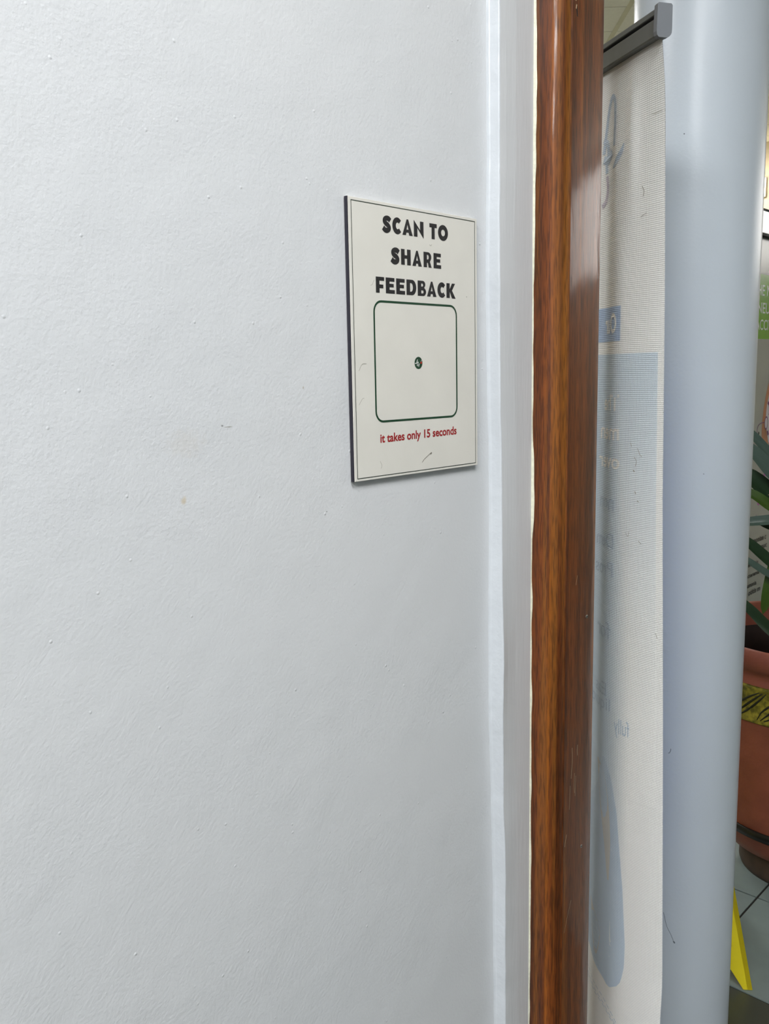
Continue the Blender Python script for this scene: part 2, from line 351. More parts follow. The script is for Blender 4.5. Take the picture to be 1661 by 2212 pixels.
# far wall with a high window band
WX0, WX1, WZ0, WZ1 = .15, 3.9, 2.25, 3.1
wf = S(empty('wall_far', (0, Y1, 0), 'cream far wall of the hall behind the green poster', 'wall'))
for lo, hi in (((X0, Y1, 0), (WX0, Y1+.15, CEIL)), ((WX1, Y1, 0), (X1, Y1+.15, CEIL)), ((WX0, Y1, 0), (WX1, Y1+.15, WZ0)), ((WX0, Y1, WZ1), (WX1, Y1+.15, CEIL))):
    box('wall_section', lo, hi, 'plaster', wf)
wn = S(empty('window_1', (WX0, Y1, WZ0)))
nb = 3
for i in range(nb+1):
    x = WX0+(WX1-WX0)*i/nb; box('mullion', (x-.02, Y1+.05, WZ0), (x+.02, Y1+.09, WZ1), 'frame', wn)
for z in (WZ0, WZ1-.04): box('frame_rail', (WX0+.02, Y1+.05, z), (WX1-.02, Y1+.09, z+.04), 'frame', wn)
for i in range(nb):
    x = WX0+(WX1-WX0)*i/nb; box('pane', (x+.02, Y1+.068, WZ0+.04), (x+(WX1-WX0)/nb-.02, Y1+.072, WZ1-.04), 'glass', wn)
# ceiling: slab, plank tiles laid askew to the walls, tee bars, light panels in plank slots
ce = S(empty('ceiling', (0, 0, CEIL)))
box('slab', (X0-.15, Y0-.15, CEIL+.004), (X1+.15, Y1+.15, CEIL+.12), 'joint', ce)
ca = Vector((.7476, .6641)); cb = Vector((-.6641, .7476))
c0 = Vector((-1.4728, 3.2056)); WA, WB = 1.2, .300
T0 = Vector((-1.4753, 3.1828))
ta = (T0-c0).dot(ca)                   # where the tee bar crosses
want = [(1.15, -.68), (1.05, -2.38), (1.6, -3.0), (1.0, -4.7), (-1.1, -.9), (-2.75, 2.55), (-2.2, 5.2)]  # fifth panel, behind the left wall, is added to brighten the banner's back
def ij(p):
    v = Vector(p)-c0; return (math.floor((v.dot(ca)-ta)/WA), math.floor(v.dot(cb)/WB))
slots = {ij(p): k for k, p in enumerate(want)}
ci = 0
for i in range(-9, 10):
    for j in range(-34, 35):
        a0 = ta+i*WA; b0 = j*WB
        gp, gb = .012, .0022
        P = [c0+ca*(a0+gp)+cb*(b0+gb), c0+ca*(a0+WA-gp)+cb*(b0+gb), c0+ca*(a0+WA-gp)+cb*(b0+WB-gb), c0+ca*(a0+gp)+cb*(b0+WB-gb)]
        if (i, j) in slots:
            cx_ = sum((p for p in P), Vector((0, 0)))/4
            L_ = empty('ceiling_light', (cx_.x, cx_.y, CEIL), 'unseen flush rectangular white light panel in the plank ceiling', 'ceiling light', 'light panels in the ceiling')
            vs, fs = prism([tuple(p) for p in P], CEIL-.012, CEIL); mesh('housing', vs, fs, 'housing', L_)
            q = [cx_+(p-cx_)*.94 for p in P]; vs, fs = prism([tuple(p) for p in q], CEIL-.016, CEIL-.0121); mesh('diffuser', vs, fs, 'lamp', L_)
            continue
        P = clip_poly([tuple(p) for p in P], X0, X1, Y0, Y1)
        if len(P) < 3: continue
        cx_ = sum(p[0] for p in P)/len(P); cy_ = sum(p[1] for p in P)/len(P)
        vs, fs = prism(P, CEIL-.006, CEIL+.003)
        mesh('tile', vs, fs, 'tile_ceiling', ce)
for i in range(-9, 10):
    a0 = ta+i*WA
    P = clip_poly([tuple(c0+ca*(a0-.012)+cb*-12), tuple(c0+ca*(a0+.012)+cb*-12), tuple(c0+ca*(a0+.012)+cb*12), tuple(c0+ca*(a0-.012)+cb*12)], X0, X1, Y0, Y1)
    if len(P) > 2:
        vs, fs = prism(P, CEIL-.007, CEIL+.003); mesh('tee_bar', vs, fs, 'tbar', ce)
# floor: grout bed + one object per tile
fl = S(empty('floor', (0, 0, 0)))
box('grout_bed', (X0-.15, Y0-.15, -.12), (X1+.15, Y1+.15, -.003), 'grout', fl)
TS = .43
def tile_mesh(m):
    o = box('tile', (.003, .003, -.012), (TS-.003, TS-.003, 0), m); me = o.data; bpy.data.objects.remove(o); return me
tl, td = tile_mesh('floor_tile'), tile_mesh('floor_tile_dark')
for i in range(-9, 12):
    for j in range(-20, 13):
        x, y = -.203+TS*i, 1.72-TS+TS*j
        if x+TS < X0+.02 or x > X1-.02 or y+TS < Y0+.02 or y > Y1-.02: continue
        if x < X0 or x+TS > X1 or y < Y0 or y+TS > Y1:      # tiles cut along the walls
            vs, fs = prism([(max(x+.003, X0), max(y+.003, Y0)), (min(x+TS-.003, X1), max(y+.003, Y0)), (min(x+TS-.003, X1), min(y+TS-.003, Y1)), (max(x+.003, X0), min(y+TS-.003, Y1))], -.012, 0)
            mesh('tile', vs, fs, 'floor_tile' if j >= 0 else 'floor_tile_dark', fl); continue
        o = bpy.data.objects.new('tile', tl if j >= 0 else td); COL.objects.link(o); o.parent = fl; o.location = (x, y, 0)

# ------------------------------------------------------------------ painted corner strip between wall and post
yc_t = [(3.2, .137), (1.99, .1365), (1.80, .1368), (1.666, .1340), (1.52, .1370), (1.44, .1400), (1.37, .1402), (1.25, .1385), (1.10, .1388), (1.0, .1425), (.86, .147), (.63, .150), (0, .150)]
xs_t = [(3.2, .0165), (1.98, .0165), (1.80, .0160), (1.66, .0185), (1.55, .0172), (1.436, .0165), (1.32, .0180), (1.175, .0218), (1.12, .0205), (1.0, .0180), (.86, .0185), (.64, .0168), (0, .0165)]
rn = random.Random(3)
tr1 = S(empty('trim_1', (0, YP0, 0), 'white painted corner strip with an uneven edge between wall and wooden post', 'trim'))
rows = []; nz = 420
j1 = [rn.gauss(0, 1) for _ in range(nz+6)]; j2 = [rn.gauss(0, 1) for _ in range(nz+6)]
sm = lambda j, k: (j[k]+j[k+1]*2+j[k+2]*3+j[k+3]*2+j[k+4])/4.4
va, fa, vb, fb = [], [], [], []
for k in range(nz+1):
    z = CEIL*(1-k/nz)*.999+.001
    yc = lerp_tab(yc_t, z)+sm(j1, k)*.00022; xs = lerp_tab(xs_t, z)+sm(j2, k)*.00022
    pa = [(-.002, yc-.0045), (.0004, yc-.0035), (.0011, yc-.0016), (.0022, yc-.0006), (.004, yc), (xs-.0022, yc), (xs-.0009, yc+.0003), (xs-.0002, yc+.0009), (xs, yc+.002)]
    pb = [(xs, yc+.002), (xs+(.0191-xs)*.5, yc+.012), (.0191, yc+.03), (.0191, YP0-.004), (.0190, YP0-.0001), (-.002, YP0-.0001)]
    va += [(x, y, z) for x, y in pa]; vb += [(x, y, z) for x, y in pb]
na, nb_ = 9, 6
for k in range(nz):
    for i in range(na-1): fa.append([k*na+i, k*na+i+1, (k+1)*na+i+1, (k+1)*na+i])
    for i in range(nb_-1): fb.append([k*nb_+i, k*nb_+i+1, (k+1)*nb_+i+1, (k+1)*nb_+i])
mesh('edge_strip', va, fa, 'gloss_white', tr1, smooth=True)
mesh('flat_face', vb, fb, 'gloss_grey', tr1, smooth=False)
# ragged bead of old cream paint where the strip meets the wood
bw = [(3.2, .0045), (1.99, .0040), (1.90, .0050), (1.80, .0042), (1.70, .0022), (1.60, .0014), (1.46, .0015), (1.44, .0042), (1.39, .0056), (1.355, .0048), (1.33, .0010), (1.28, .0006), (1.25, .0020), (1.20, .0014), (1.0, .0020), (.8, .0022), (.6, .0016), (0, .0015)]
vc, fc = [], []; j3 = [rn.gauss(0, 1) for _ in range(nz+6)]
for k in range(nz+1):
    z = CEIL*(1-k/nz)*.999+.001; w = max(.0003, lerp_tab(bw, z)*.72+sm(j3, k)*.00040)
    vc += [(.0186, YP0-.0022, z), (.0192+w*.2, YP0-.0018, z), (.0192+w*.8, YP0-.0008, z), (.0192+w, YP0+.0006, z)]
for k in range(nz):
    for i in range(3): fc.append([k*4+i, k*4+i+1, (k+1)*4+i+1, (k+1)*4+i])
mesh('paint_bead', vc, fc, 'cream', tr1, smooth=True)

# ------------------------------------------------------------------ wooden door post
po = empty('door_post', (-.06, .255, 0), 'varnished reddish brown wooden door post with a rounded edge', 'door post', kind='structure')
prof = [(-.19, YP0), (XP-.0215, YP0)]
for k in range(1, 9):
    a = math.pi/2*k/9; prof.append((XP-.0215+.0205*math.sin(a), YP0+.0195*(1-math.cos(a))))
prof += [(XP-.0011, YP0+.0205), (XP-.0016, YP0+.0212), (XP-.0008, YP0+.0222), (XP, YP0+.0232), (XP, YP1-.004), (XP-.0012, YP1-.0012), (XP-.004, YP1), (-.19, YP1)]
n = len(prof)
vs = [(x, y, 0) for x, y in prof]+[(x, y, CEIL-.008) for x, y in prof]
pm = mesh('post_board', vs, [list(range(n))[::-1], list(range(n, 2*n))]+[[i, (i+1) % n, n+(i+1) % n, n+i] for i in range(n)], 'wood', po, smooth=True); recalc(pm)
bm = bmesh.new(); bm.from_mesh(pm.data)
for e in bm.edges:
    if len(e.link_faces) == 2 and e.calc_face_angle() > .6: e.smooth = False
bm.to_mesh(pm.data); bm.free()
for (y, z, r) in ((.2835, 1.2117, .0026), (.2780, .8706, .0026)):
    vs, fs = tube([(XP-.002, y, z), (XP+.0004, y, z), (XP+.0007, y, z)], lambda t: r if t < .9 else r*.8, 16)
    sc_ = mesh('screw_head', vs, fs, 'steel', po)
    box('screw_slot', (XP+.0006, y-.0022, z-.0004), (XP+.0009, y+.0022, z+.0004), 'black', sc_)
def on_post(pts, w, name='scratch', m='scratch', lift=.0002):
    c = poly2d([stroke(cat(pts, 4), w)]); mesh(name, [(XP+lift, a, b_) for a, b_ in c[0]], c[1], m, po)
def postpx(pts): return pts
for s_, w in (([(.2495, 1.030), (.2505, 1.012), (.2490, .995), (.2480, .985)], .0006), ([(.2460, .975), (.2450, .955), (.2440, .940)], .0004), ([(.2640, 1.030), (.2632, 1.022), (.2640, 1.014)], .0006),
              ([(.2570, .990), (.2560, .972), (.2575, .960)], .0005), ([(.2600, .985), (.2590, .955)], .0004), ([(.2380, .905), (.2350, .895), (.2335, .888)], .0006), ([(.2520, .798), (.2400, .770), (.2350, .755)], .0004),
              ([(.2570, 1.275), (.2540, 1.262)], .0005)):
    on_post(s_, w)
# chipped patch near the top of the post
on_post([(.2350, 2.006), (.2362, 2.000), (.2352, 1.996)], .0026, 'chip', 'scratch'); on_post([(.2368, 1.992), (.2385, 1.984), (.2400, 1.979)], .0024, 'chip', 'black'); on_post([(.2372, 1.992), (.2360, 1.987)], .0018, 'chip', 'scratch', .0004)

# ------------------------------------------------------------------ the feedback sign
ZC = 1.5844; SX = .0055
sg = empty('feedback_sign', (0, 0, ZC), 'ivory board sign with black SCAN TO SHARE FEEDBACK lettering on the pale wall', 'sign')
sb = box('board', (.0014, -.1100, ZC-.1482), (SX-.0001, .1060, ZC+.1480), 'board', sg, bev=.0003)
box('mounting_tape', (0, -.09, ZC-.12), (.0014, .09, ZC+.12), 'black', sg)
box('dark_edge', (.0010, -.1112, ZC-.1482), (SX-.0005, -.11, ZC+.1480), 'board_edge', sg)
def on_sign(name, vf, m, parent=sg, lift=.0001):
    return mesh(name, [(SX+lift, x, ZC+y) for x, y in vf[0]], vf[1], m, parent)
def rect(x0, y0, x1, y1): return [(x0, y0), (x1, y0), (x1, y1), (x0, y1)]
def rrect(x0, y0, x1, y1, r, n=7):
    o = []
    for cx, cy, a in ((x1-r, y0+r, -90), (x1-r, y1-r, 0), (x0+r, y1-r, 90), (x0+r, y0+r, 180)):
        for k in range(n+1): t = math.radians(a+90*k/n); o.append((cx+r*math.cos(t), cy+r*math.sin(t)))
    return o
on_sign('border_line', poly2d([rect(-.1062, -.1456, .1022, .1450), rect(-.1054, -.1448, .1014, .1442)]), 'thin_ink')
on_sign('round_frame', poly2d([rrect(-.0760, -.0866, .0668, .0452, .0125), rrect(-.0737, -.0843, .0645, .0429, .0102)]), 'green_ink')
# heavy geometric capitals drawn as polygons: glyph(w, h) -> contours
def arcpts(cx, cy, rx, ry, a0, a1, n=16): return [(cx+rx*math.cos(math.radians(a0+(a1-a0)*k/n)), cy+ry*math.sin(math.radians(a0+(a1-a0)*k/n))) for k in range(n+1)]
def glyph(ch, w, h):
    t = min(.0060, w*.42); q = h*.235
    if ch == 'T': return [[(0, h), (0, h-q*1.1), (w/2-t/2, h-q*1.1), (w/2-t/2, 0), (w/2+t/2, 0), (w/2+t/2, h-q*1.1), (w, h-q*1.1), (w, h)]]
    if ch == 'H':
        a, c = .40*h, .62*h
        return [[(0, 0), (t, 0), (t, a), (w-t, a), (w-t, 0), (w, 0), (w, h), (w-t, h), (w-t, c), (t, c), (t, h), (0, h)]]
    if ch in 'EF':
        o = [(0, 0)]
        o += [(w, 0), (w, q), (t, q)] if ch == 'E' else [(t, 0)]
        if ch == 'E': o += [(t, .40*h), (w*.88, .40*h), (w*.88, .40*h+q*.95), (t, .40*h+q*.95)]
        else: o += [(t, .29*h), (w*.86, .29*h), (w*.86, .29*h+q), (t, .29*h+q)]
        return [o+[(t, h-q), (w*.97, h-q), (w*.97, h), (0, h)]]
    if ch == 'A':
        a = t*.98; ap = w*.16
        hole = [(w/2, h*.66), (w/2-w*.095, h*.36), (w/2+w*.095, h*.36)]
        return [[(0, 0), (a, 0), (a+w*.05, h*.17), (w-a-w*.05, h*.17), (w-a, 0), (w, 0), (w/2+ap/2, h), (w/2-ap/2, h)], hole]
    if ch == 'N': return [[(0, 0), (t, 0), (t, h*.56), (w, -.07*h), (w, h), (w-t, h), (w-t, h*.44), (0, h*1.05)]]
    if ch == 'O': return [arcpts(w/2, h/2, w/2, h*.52, 0, 359, 40), arcpts(w/2, h/2, w/2-t*.92, h*.52-t*.86, 0, 359, 30)]
    if ch == 'C':
        out = arcpts(w*.56, h/2, w*.56, h*.52, 38, 322, 30); inn = arcpts(w*.60, h/2, w*.56-t*.86, h*.52-t*.88, 318, 42, 24)
        out[0] = (w, h*.86); out[-1] = (w, h*.14)
        return [out+inn]
    if ch == 'D':
        o = [(0, 0)]+arcpts(w-h*.42 if w > h*.6 else w*.48, h/2, h*.42 if w > h*.6 else w*.52, h/2, -90, 90, 20)+[(0, h)]
        i = [(t, q*.95)]+arcpts(w*.46, h/2, w*.54-t*.95, h/2-q*.95, -90, 90, 14)+[(t, h-q*.95)]
        return [o, i]
    if ch == 'B':
        r1 = h*.27
        o = [(0, 0)]+arcpts(w-r1*1.15, r1*1.02, r1*1.15, r1*1.02, -90, 62, 12)+arcpts(w-r1*1.25, h-h*.24, r1*1.0, h*.24, -52, 90, 12)+[(0, h)]
        return [o, [(t, h*.17)]+arcpts(w*.60, h*.27, w*.10, h*.10, -90, 90, 8)+[(t, h*.37)], [(t, h*.62)]+arcpts(w*.56, h*.72, w*.09, h*.10, -90, 90, 8)+[(t, h*.82)]]
    if ch == 'R':
        o = [(0, 0), (t, 0), (t, h*.30), (t*1.25, h*.30), (w*.62, 0), (w, 0), (w*.80, h*.38)]+arcpts(w*.55, h*.68, w*.42, h*.32, -40, 90, 12)+[(0, h)]
        return [o, [(t, h*.52)]+arcpts(w*.52, h*.67, w*.12, h*.15, -90, 90, 8)+[(t, h*.82)]]
    if ch == 'K':
        return [[(0, 0), (t, 0), (t, h*.42), (w*.60, -.02*h), (w, -.02*h), (w*.60, h*.52), (w*.95, h), (w*.60, h), (t, h*.62), (t, h), (0, h)]]
    if ch == 'S':
        c = cat([(w*.90, h*.74), (w*.72, h*.85), (w*.48, h*.865), (w*.27, h*.79), (w*.24, h*.66), (w*.40, h*.54), (w*.62, h*.45), (w*.76, h*.33), (w*.72, h*.20), (w*.50, h*.12), (w*.28, h*.14), (w*.06, h*.27)], 6)
        return [stroke(c, t*.96)]
for word, spans, z0, hh in (('SCAN TO', [(-.059, -.0455), (-.0436, -.0294), (-.0275, -.0104), (-.0084, .0081), None, (.0183, .0312), (.0334, .0513)], .1172, .0170),
                            ('SHARE', [(-.0465, -.0327), (-.0303, -.0144), (-.0117, .0044), (.0075, .0214), (.0249, .0384)], .0852, .0168),
                            ('FEEDBACK', [(-.0712, -.0577), (-.0557, -.0413), (-.039, -.0246), (-.0221, -.0057), (-.0032, .0111), (.0128, .0295), (.0313, .0454), (.0477, .0646)], .0530, .0168)):
    parts = []
    for ch, sp in zip(word, spans):
        if not sp: continue
        vf = poly2d(glyph(ch, sp[1]-sp[0], hh)); parts.append(([(x+sp[0], y+z0) for x, y in vf[0]], vf[1]))
    on_sign('lettering', merge(parts), 'ink')
vf = text2d('it takes only 15 seconds', .024)
on_sign('small_lettering', ([(-.0691+.1336*x, -.1118+.0128*y+.0014*x) for x, y in vf[0]], vf[1]), 'red_ink')
# round emblem
em = on_sign('emblem', poly2d([arcpts(-.0036, -.0219, .0068, .0068, 0, 355, 40)]), 'green_ink')
for pts, w in (([(-.0072, -.0215), (-.0052, -.0180), (-.0058, -.0200), (-.0082, -.0228)], .0006), ([(-.0098, -.0222), (-.0075, -.0226), (-.0055, -.0214), (-.0040, -.0210), (-.0048, -.0228), (-.0066, -.0250)], .0009),
               ([(-.0048, -.0228), (-.0058, -.0256)], .0010), ([(-.0020, -.0226), (-.0036, -.0262)], .0010), ([(-.0062, -.0246), (-.0020, -.0240)], .0007)):
    on_sign('emblem_stroke', poly2d([stroke(cat(pts, 5), w)]), 'white_ink', em, .0002)
on_sign('emblem_dot', poly2d([arcpts(.0008, -.0217, .0014, .0012, 0, 340, 12)]), 'red_dot', em, .0002)
on_sign('emblem_stroke', poly2d([stroke([(.0004, -.0206), (.0016, -.0192), (.0024, -.0180)], .0004)]), 'white_ink', em, .0002)
# scuffs on the board
for pts, w in (([(.0005, -.1362), (.0040, -.1330), (.0085, -.1304), (.0145, -.1272), (.0172, -.1258)], .0007), ([(.0150, -.1275), (.0180, -.1262)], .0016), ([(.018, .1105), (.0205, .1095), (.022, .1112)], .0004), ([(-.0795, .0600), (-.0765, .0615), (-.0740, .0660)], .0003),
               ([(-.0700, -.1290), (-.0675, -.1340), (-.0690, -.1372)], .0003), ([(-.1010, -.0660), (-.0960, -.0600), (-.0930, -.0590)], .0003), ([(-.1000, -.0300), (-.0950, -.0230), (-.0880, -.0225)], .0003), ([(.0850, .0560), (.0862, .0555)], .0008)):
    on_sign('scuff', poly2d([stroke(cat(pts, 4), w)]), 'scuff', sg, .00015)

# ------------------------------------------------------------------ round pillar
PC = (-.0876, .9034); PR = .1195
pl = empty('pillar', (PC[0], PC[1], 0), 'round pale blue grey glossy pillar behind the roll-up banner', 'pillar', kind='structure')
vs, fs = [], []
ns = 160; zz = [0, .8, 1.6, 2.4, CEIL-.008]
for z in zz:
    for j in range(ns): a = 2*math.pi*j/ns; vs.append((PC[0]+PR*math.cos(a), PC[1]+PR*math.sin(a), z))
for i in range(len(zz)-1):
    for j in range(ns): fs.append([i*ns+j, i*ns+(j+1) % ns, (i+1)*ns+(j+1) % ns, (i+1)*ns+j])
mesh('shaft', vs, fs, 'pillar', pl, smooth=True)

# ------------------------------------------------------------------ roll-up banner seen from behind
BA = Vector((.0715, .4349, 0)); BD = Vector((-.8675, .4973, 0)); BN = Vector((.4973, .8675, 0)); BZ = Vector((0, 0, 1))
bn = empty('rollup_banner', BA+BD*.42, 'white roll-up banner stand seen from its back beside the wooden post', 'banner')
WB_ = .85; edge = [(2.0, .0), (1.95, .006), (1.90, .009), (1.65, .016), (1.35, .022), (1.0, .034), (.56, .047), (.3, .040), (.1, .0)]
def bsurf(u, z):
    g = lerp_tab(edge, z); c = .085
    h = 0
    if u < c: t = (c-u)/c; h += g*t**1.5
    f = min(1, max(0, (2.0-z)/.12))*min(1, max(0, (z-.1)/.3))
    x0 = .108+.012*math.sin(z*2.3+.6)
    h += f*(-.0050*math.exp(-((u-x0)/.024)**2)+.0030*math.exp(-((u-x0-.045)/.022)**2))
    h += f*.006*math.sin(u*14+1.0)*min(1, max(0, (u-.16)/.1))
    top = max(0, (z-1.72)/.28)
    h += top*f*1.2*(-.0045*math.exp(-((u-.066)/.010)**2)+.0035*math.exp(-((u-.090)/.011)**2))
    return h
def bpt(u, z, off=0):
    h = bsurf(u, z); e = .002
    return BA+BD*(u)+BN*(h+off)+BZ*z
def bgrid(name, fn_u0, fn_u1, z0, z1, m, off, nu=40, nz=60, parent=bn):
    vs, fs, uv = [], [], []
    for j in range(nz+1):
        z = z0+(z1-z0)*j/nz; a, c = fn_u0(z), fn_u1(z)
        for i in range(nu+1):
            s = i/nu; u = a+(c-a)*s; vs.append(bpt(u, z, off)); uv.append((u, z))
    for j in range(nz):
        for i in range(nu): k = j*(nu+1)+i; fs.append([k, k+1, k+nu+2, k+nu+1])
    return mesh(name, vs, fs, m, parent, smooth=True, uv=uv)
ve = lambda z: 0.0
bgrid('vinyl_sheet', lambda z: 0, lambda z: WB_, .07, 2.003, 'fab', 0, 170, 150)
bgrid('front_print', lambda z: 0, lambda z: WB_, .07, 2.003, 'fab_front', .0008, 170, 60)
bgrid('front_panel', lambda z: .010, lambda z: WB_-.01, .52, 1.5745, 'front_blue', .0012, 120, 40)
bgrid('printed_panel', lambda z: .010, lambda z: WB_-.01, .86, 1.5745, 'g_blue', -.0004, 150, 60)
bgrid('printed_box', lambda z: .0835, lambda z: .55, 1.5940, 1.6465, 'g_box', -.0004, 60, 6)
def fu0(z):
    t = (z-.505)/(.86-.505); return .050 if t > .25 else .050+.035*(1-max(0, t)/.25)**2
figb = lambda u: .505+max(0, u-.085)*.55
vs, fs, uv = [], [], []
nu, nzz = 60, 20
for i in range(nu+1):
    u = .052+(WB_-.062)*(i/nu)**1.6
    zb = figb(u) if u > .085 else .505+.10*((.085-u)/.033)**2
    for j in range(nzz+1): z = zb+(.86-zb)*j/nzz; vs.append(bpt(u, z, -.0004)); uv.append((u, z))
for i in range(nu):
    for j in range(nzz): k = i*(nzz+1)+j; fs.append([k, k+nzz+1, k+nzz+2, k+1])
mesh('printed_panel', vs, fs, 'g_blue', bn, smooth=True, uv=uv)
def on_banner(name, vf, m, off=-.0008): return mesh(name, [bpt(u, z, off) for u, z in vf[0]], vf[1], m, bn, uv=vf[0])
def btext(s, u0, u1, z0, z1, m, bold=.02, slope=0):
    vf = text2d(s, bold); on_banner('printed_lettering', ([(u0-.006+(u1-u0)*x, z0+(z1-z0)*y+slope*x) for x, y in vf[0]], vf[1]), m)
btext('Our', .0985, .142, 1.606, 1.637, 'g_white', .03)
btext('The', .089, .139, 1.4868, 1.5125, 'g_white', .02)
btext('men', .0875, .151, 1.4415, 1.4600, 'g_white', .02)
btext('over', .0856, .155, 1.3965, 1.4135, 'g_white', .02)
btext('non', .096, .150, 1.330, 1.348, 'g_dark', .01)
btext('Dem', .096, .158, 1.268, 1.292, 'g_dark', .01)
btext('Pros', .096, .160, 1.222, 1.246, 'g_dark', .01)
btext('for', .100, .150, 1.118, 1.146, 'g_dark', .01)
btext('Eas', .108, .150, 1.020, 1.043, 'g_dark', .0)
btext('liquid', .098, .165, .990, 1.018, 'g_dark', .0)
btext('fully', .058, .088, .958, .992, 'g_dark', .0)
for pts, w, m in (([(.150, 1.880), (.141, 1.915), (.132, 1.945), (.122, 1.957), (.114, 1.945), (.112, 1.915), (.113, 1.885)], .0075, 'g_loop'), ([(.150, 1.900), (.139, 1.893), (.136, 1.880), (.139, 1.868)], .009, 'g_loop'),
                  ([(.150, 1.872), (.138, 1.868), (.130, 1.872), (.122, 1.878)], .012, 'g_loop'), ([(.142, 1.868), (.140, 1.850)], .008, 'g_loop'),
                  ([(.140, 1.846), (.136, 1.828), (.141, 1.810), (.152, 1.802)], .0075, 'g_violet'), ([(.086, 1.882), (.092, 1.871), (.104, 1.860), (.116, 1.852)], lambda t: .001+.008*math.sin(math.pi*min(1, t*.9+.05)), 'g_loop')):
    on_banner('printed_swirl', poly2d([stroke(cat(pts, 6), w)]), m)
fig_t = [(.915, .104), (.88, .086), (.83, .073), (.70, .059), (.60, .053), (.56, .054), (.53, .059), (.515, .068), (.507, .080)]
bgrid('printed_figure', lambda z: lerp_tab(fig_t, z), lambda z: min(.20, lerp_tab([(.915, .108), (.86, .125), (.78, .20), (.60, .20), (.507, .090)], z)), .507, .915, 'g_fig', -.0007, 12, 40)
on_banner('printed_swirl', poly2d([stroke(cat([(.126, .905), (.114, .885), (.104, .840), (.094, .770), (.090, .700)], 6), lambda t: .004+.018*math.sin(math.pi*t))]), 'g_tan')
on_banner('printed_swirl', poly2d([cat([(.150, .640), (.120, .615), (.108, .590), (.118, .545), (.135, .575), (.150, .640)], 5)]), 'g_tan')
dash = []
for off in (0, .012, .018):
    P = [(.175-off*.4, .500-off), (.135-off*.4, .492-off), (.10-off*.4, .478-off), (.07-off*.4, .455-off), (.05-off*.4, .42-off)]
    c = cat(P, 10)
    for k in range(0, len(c)-2, 3): dash.append(poly2d([stroke(c[k:k+3], .0011)]))
on_banner('printed_dashes', merge(dash), 'g_dark')
for pts, w in (([(.026, 1.907), (.018, 1.906), (.004, 1.907)], .0009), ([(.050, 1.418), (.046, 1.412), (.048, 1.404)], .0010), ([(.044, 1.432), (.040, 1.424), (.036, 1.420)], .0010), ([(.052, 1.398), (.049, 1.396)], .0022),
               ([(.048, 1.366), (.046, 1.362)], .0016), ([(.043, 1.352), (.040, 1.350)], .0014), ([(.058, 1.440), (.056, 1.434)], .0010), ([(.040, 1.290), (.035, 1.286)], .0012), ([(.066, 1.300), (.060, 1.294), (.058, 1.302)], .0007),
               ([(.044, 1.813), (.040, 1.806), (.041, 1.798)], .0014), ([(.046, 1.770), (.034, 1.774)], .0009), ([(.010, 1.150), (.007, 1.142)], .0007)):
    on_banner('smudge', poly2d([stroke(cat(pts, 4), w*.8)]), 'smudge', -.0009)
# rail with slot, end caps, base, pole
def extr(name, prof, u0, u1, m, parent=bn):
    n = len(prof); vs = [BA+BD*u0+BN*a+BZ*z for a, z in prof]+[BA+BD*u1+BN*a+BZ*z for a, z in prof]
    o = mesh(name, vs, [list(range(n))[::-1], list(range(n, 2*n))]+[[i, (i+1) % n, n+(i+1) % n, n+i] for i in range(n)], m, parent); return recalc(o)
rail = extr('top_rail', [(-.009, 1.9985), (-.0105, 2.0005), (-.0105, 2.0215), (-.0095, 2.0225), (-.002, 2.0228), (-.002, 2.0268), (-.0095, 2.0272), (-.0105, 2.0280), (-.0095, 2.0345), (-.006, 2.0375), (.006, 2.0375), (.009, 2.034), (.009, 2.0), (.007, 1.9985)], .001, WB_, 'alu')
extr('rail_slot', [(-.0022, 2.0230), (-.0015, 2.0230), (-.0015, 2.0266), (-.0022, 2.0266)], .0012, WB_-.001, 'black', rail)
cp = [(-.0125, 2.004), (-.0115, 2.0385), (-.0095, 2.0405), (.0095, 2.0405), (.0115, 2.0385), (.0115, 2.008)]+[(.0115-.0095+.0095*math.cos(math.radians(a)), 2.006-.0095*math.sin(math.radians(a))) for a in (15, 35, 55, 75, 90)]+[(-.009, 1.9965), (-.0115, 1.999)]
for u0, u1 in ((-.007, .001), (WB_, WB_+.008)): extr('end_cap', cp, u0, u1, 'cap')
extr('base_cassette', [(-.05, .0), (-.05, .02), (-.035, .065), (-.012, .078), (.012, .078), (.035, .065), (.05, .02), (.05, 0)], -.015, WB_+.015, 'alu')
extr('pole', [(-.034, .07), (-.022, .07), (-.012, 1.998), (-.020, 1.998)], WB_/2-.006, WB_/2+.006, 'alu')

# ------------------------------------------------------------------ lint hanging on the pillar
def on_pillar(pts, w, m='lint', name='lint'):
    # pts: (angle deg about the pillar axis, z)
    c = poly2d([stroke(cat([(math.radians(a)*PR, z) for a, z in pts], 5), w)])
    mesh(name, [(PC[0]+(PR+.0004)*math.cos(s/PR), PC[1]+(PR+.0004)*math.sin(s/PR), z) for s, z in c[0]], c[1], m, pl)
on_pillar([(-73.6, .470), (-72.6, .462), (-70.2, .4417), (-66.0, .4240), (-63.3, .4100)], .0009); on_pillar([(-63.6, .4110), (-62.3, .4070)], .0028)
on_pillar([(-73.8, .8085), (-72.6, .8090), (-71.6, .8140), (-71.5, .8180)], .0011); on_pillar([(-76.6, 1.9590), (-75.7, 1.9578)], .0018); on_pillar([(-51.3, 1.3576), (-50.6, 1.3568)], .0014)

